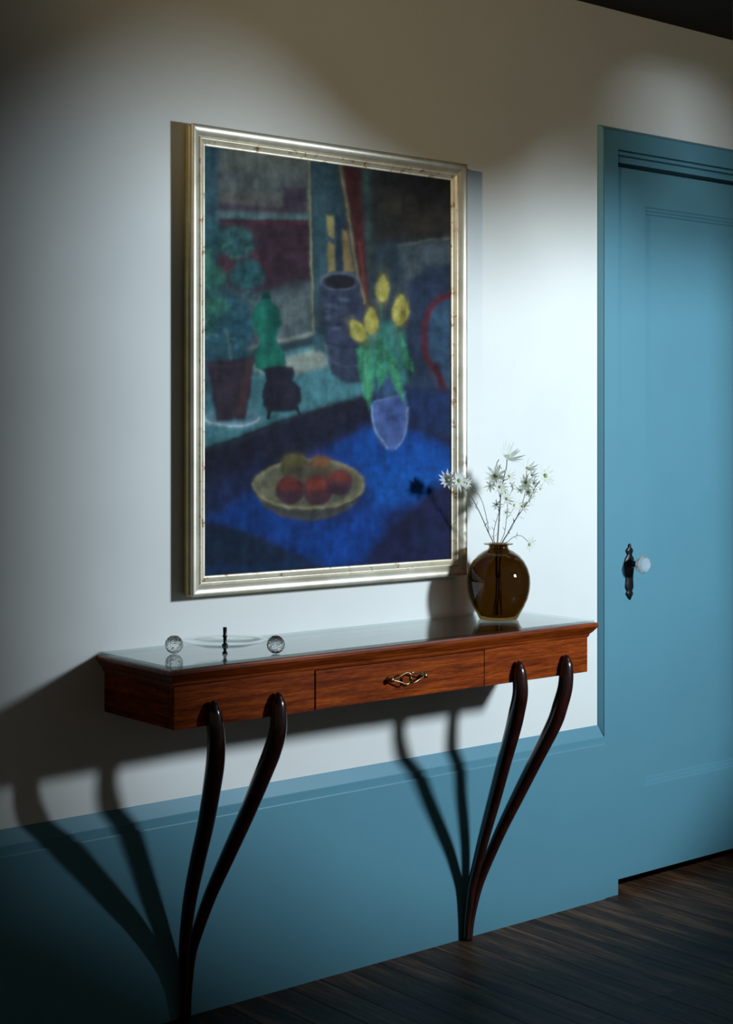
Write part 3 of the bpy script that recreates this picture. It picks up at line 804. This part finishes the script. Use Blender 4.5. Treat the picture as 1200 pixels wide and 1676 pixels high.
# lean left, pair of open heads in front of the frame
stem_thing('white flower stem leaning to the frame, two open heads', [(810, 897), (799, 870), (785, 838), (771, 812), (757, 796), (748, 789)], [0, -.01, -.035, -.06, -.08, -.088],
           [([(800, 872), (797, 850), (789, 820), (778, 803), (766, 797)], [-.01, -.025, -.05, -.06, -.07]), ([(773, 816), (770, 806), (765, 799)], [-.057, -.062, -.07]), ([(757, 796), (745, 790), (735, 787)], [-.08, -.088, -.092])],
           [(733, 786, -.094, 14, -.3, .2, 11), (751, 787, -.094, 14, .1, .1, 11), (764, 791, -.072, 9, .5, -.1, 9)],
           [(776, 825, -.05, -.8, .3, 9), (781, 834, -.04, -.6, .7, 8), (780, 828, -.045, .4, .9, 8), (796, 850, -.025, .3, -.9, 8), (797, 856, 0, -.4, -.7, 8), (799, 862, 0, .4, -.8, 7)], foot=(0.012, 0.0))
# upright centre stem, tallest
stem_thing('tallest upright white flower stem rising from the vase', [(814, 897), (816, 865), (818, 835), (820, 808), (824, 785), (829, 765), (830, 752)], [0, 0, 0, 0, .005, .005, .005],
           [([(819, 815), (814, 795), (812, 782)], [0, 0, 0]), ([(821, 800), (824, 788), (833, 783)], [0, -.01, -.015]), ([(816, 770), (813, 760), (817, 752)], [.01, .01, .01]), ([(831, 811), (839, 802), (838, 793), (834, 790)], [0, -.01, -.015, -.015])],
           [(830, 749, .005, 17, .15, .8, 13), (811, 779, 0, 15, -.6, .1, 10), (833, 780, -.015, 10, .3, .3, 9), (818, 797, -.02, 11, -.2, .0, 9), (803, 795, .01, 9, -.6, -.5, 7), (826, 806, -.01, 9, .2, .2, 8), (837, 796, .01, 8, .5, .1, 7)],
           [(818, 836, 0, -.7, .3, 10), (819, 832, 0, .8, .5, 9), (816, 858, 0, .5, .9, 8), (819, 842, 0, -.5, -.2, 8), (822, 768, -.01, -.7, .5, 10)], 0.0021, foot=(-0.004, 0.006))
# slim stem with small heads
stem_thing('thin white flower stem with small drooping heads beside tallest stem', [(818, 897), (826, 872), (829, 850), (831, 832), (829, 818)], [-.015, -.02, -.02, -.02, -.02],
           [([(829, 850), (836, 840), (842, 830)], [-.02, -.02, -.02])],
           [(829, 817, -.02, 12, .1, .4, 9), (841, 827, -.02, 9, .7, .0, 6), (813, 826, -.02, 8, -.7, .1, 6), (828, 838, -.02, 7, .2, -.6, 6)],
           [(830, 845, -.02, .9, .0, 9), (827, 868, -.02, -.6, .5, 7)], 0.0011, foot=(0.0, -0.012))
# right stem
stem_thing('white flower stem leaning to the door with star heads', [(820, 897), (832, 872), (846, 847), (859, 829), (869, 813), (876, 798), (884, 787)], [.01, .01, .01, .0, 0, 0, 0],
           [([(846, 847), (856, 822), (861, 795), (862, 770)], [.01, .015, .015, .015]), ([(862, 825), (871, 808), (873, 800)], [0, 0, 0])],
           [(892, 779, 0, 16, .35, .3, 12), (863, 767, .015, 11, -.1, .6, 9), (860, 790, .015, 13, -.2, .0, 9), (873, 791, .0, 9, .4, .1, 8), (864, 806, .01, 12, .0, .3, 9), (873, 806, 0, 7, .5, -.2, 6), (855, 829, .0, 10, -.2, .2, 8), (884, 800, 0, 8, .8, -.5, 5), (852, 803, .01, 8, -.5, .4, 7), (870, 778, .01, 8, .3, .6, 7), (866, 820, 0, 8, .3, -.2, 7)],
           [(850, 846, 0, .6, -.4, 9), (842, 856, 0, -.4, .9, 9), (869, 815, 0, .8, .2, 8), (836, 868, 0, .6, .7, 8), (834, 874, 0, -.5, .8, 7)], 0.0019, foot=(-0.010, -0.006))
stem_thing('short curly grey-green stem without open heads at vase mouth', [(811, 897), (808, 880), (810, 862), (815, 845), (817, 838)], [.01, .01, .01, .01, .01], [],
           [], [(809, 882, 0, -.6, .7, 7), (810, 878, 0, .7, .6, 7), (809, 868, 0, -.7, .6, 8), (812, 855, 0, -.8, .4, 7), (817, 838, 0, .1, 1, 8)], 0.0012, foot=(0.006, 0.012))
stem_thing('low arching flower stem nodding over the vase shoulder', [(823, 897), (833, 885), (843, 878), (853, 877), (862, 884), (866, 890)], [-.005, -.01, -.01, -.01, -.01, -.01], [],
           [(866, 891, -.01, 11, .5, -.2, 9)], [(842, 879, -.01, .6, -.5, 6), (846, 877, -.01, .3, .9, 6)], 0.0010, foot=(-0.012, 0.008))

# ================================================================== CRYSTAL DISH
BR_ = 0.0205
c1 = on_z(285, 1070, GZ); c2 = on_z(451.5, 1070, GZ)
mid = (c1 + c2) / 2
dish = tag(empty('glass_dish', (mid[0], mid[1], GZ)), 'clear glass dish with crystal ball feet and dark spindle on console', 'dish')
dvec = (c2 - c1); L_d = float(np.linalg.norm(dvec)); ang = math.atan2(dvec[1], dvec[0])
RD = L_d / 2 - BR_ + 0.002
prof_d = [(0.002, 0.0165), (0.03, 0.0170), (0.06, 0.0195), (RD - 0.012, 0.0260), (RD, 0.0300), (RD + 0.0005, 0.0310), (RD - 0.0005, 0.0318), (RD - 0.013, 0.0280), (0.06, 0.0215), (0.03, 0.0190), (0.002, 0.0185)]
v, f = lathe(prof_d, 64); mesh_obj('dish_plate', v, f, M_DISH, dish, True)
for c_ in (c1, c2):
    v, f = sphere((c_[0] - mid[0], c_[1] - mid[1], BR_ + 0.0002), BR_, 14, 8)
    mesh_obj('crystal_ball', v, f, M_CRYSTAL, dish)
v, f = lathe([(0.0005, 0.0), (0.006, 0.0), (0.006, 0.003), (0.0034, 0.005), (0.0034, 0.014), (0.0070, 0.0150), (0.0070, 0.0205), (0.0038, 0.0225), (0.0038, 0.036), (0.0052, 0.0375), (0.0052, 0.040), (0.0040, 0.042), (0.0044, 0.0565), (0.0044, 0.0585), (0.0005, 0.0588)], 18)
o = mesh_obj('spindle', v, f, M_STEEL, dish, True); o['label'] = 'dark metal spindle through the centre'
o.location = (0, 0, 0.0003)
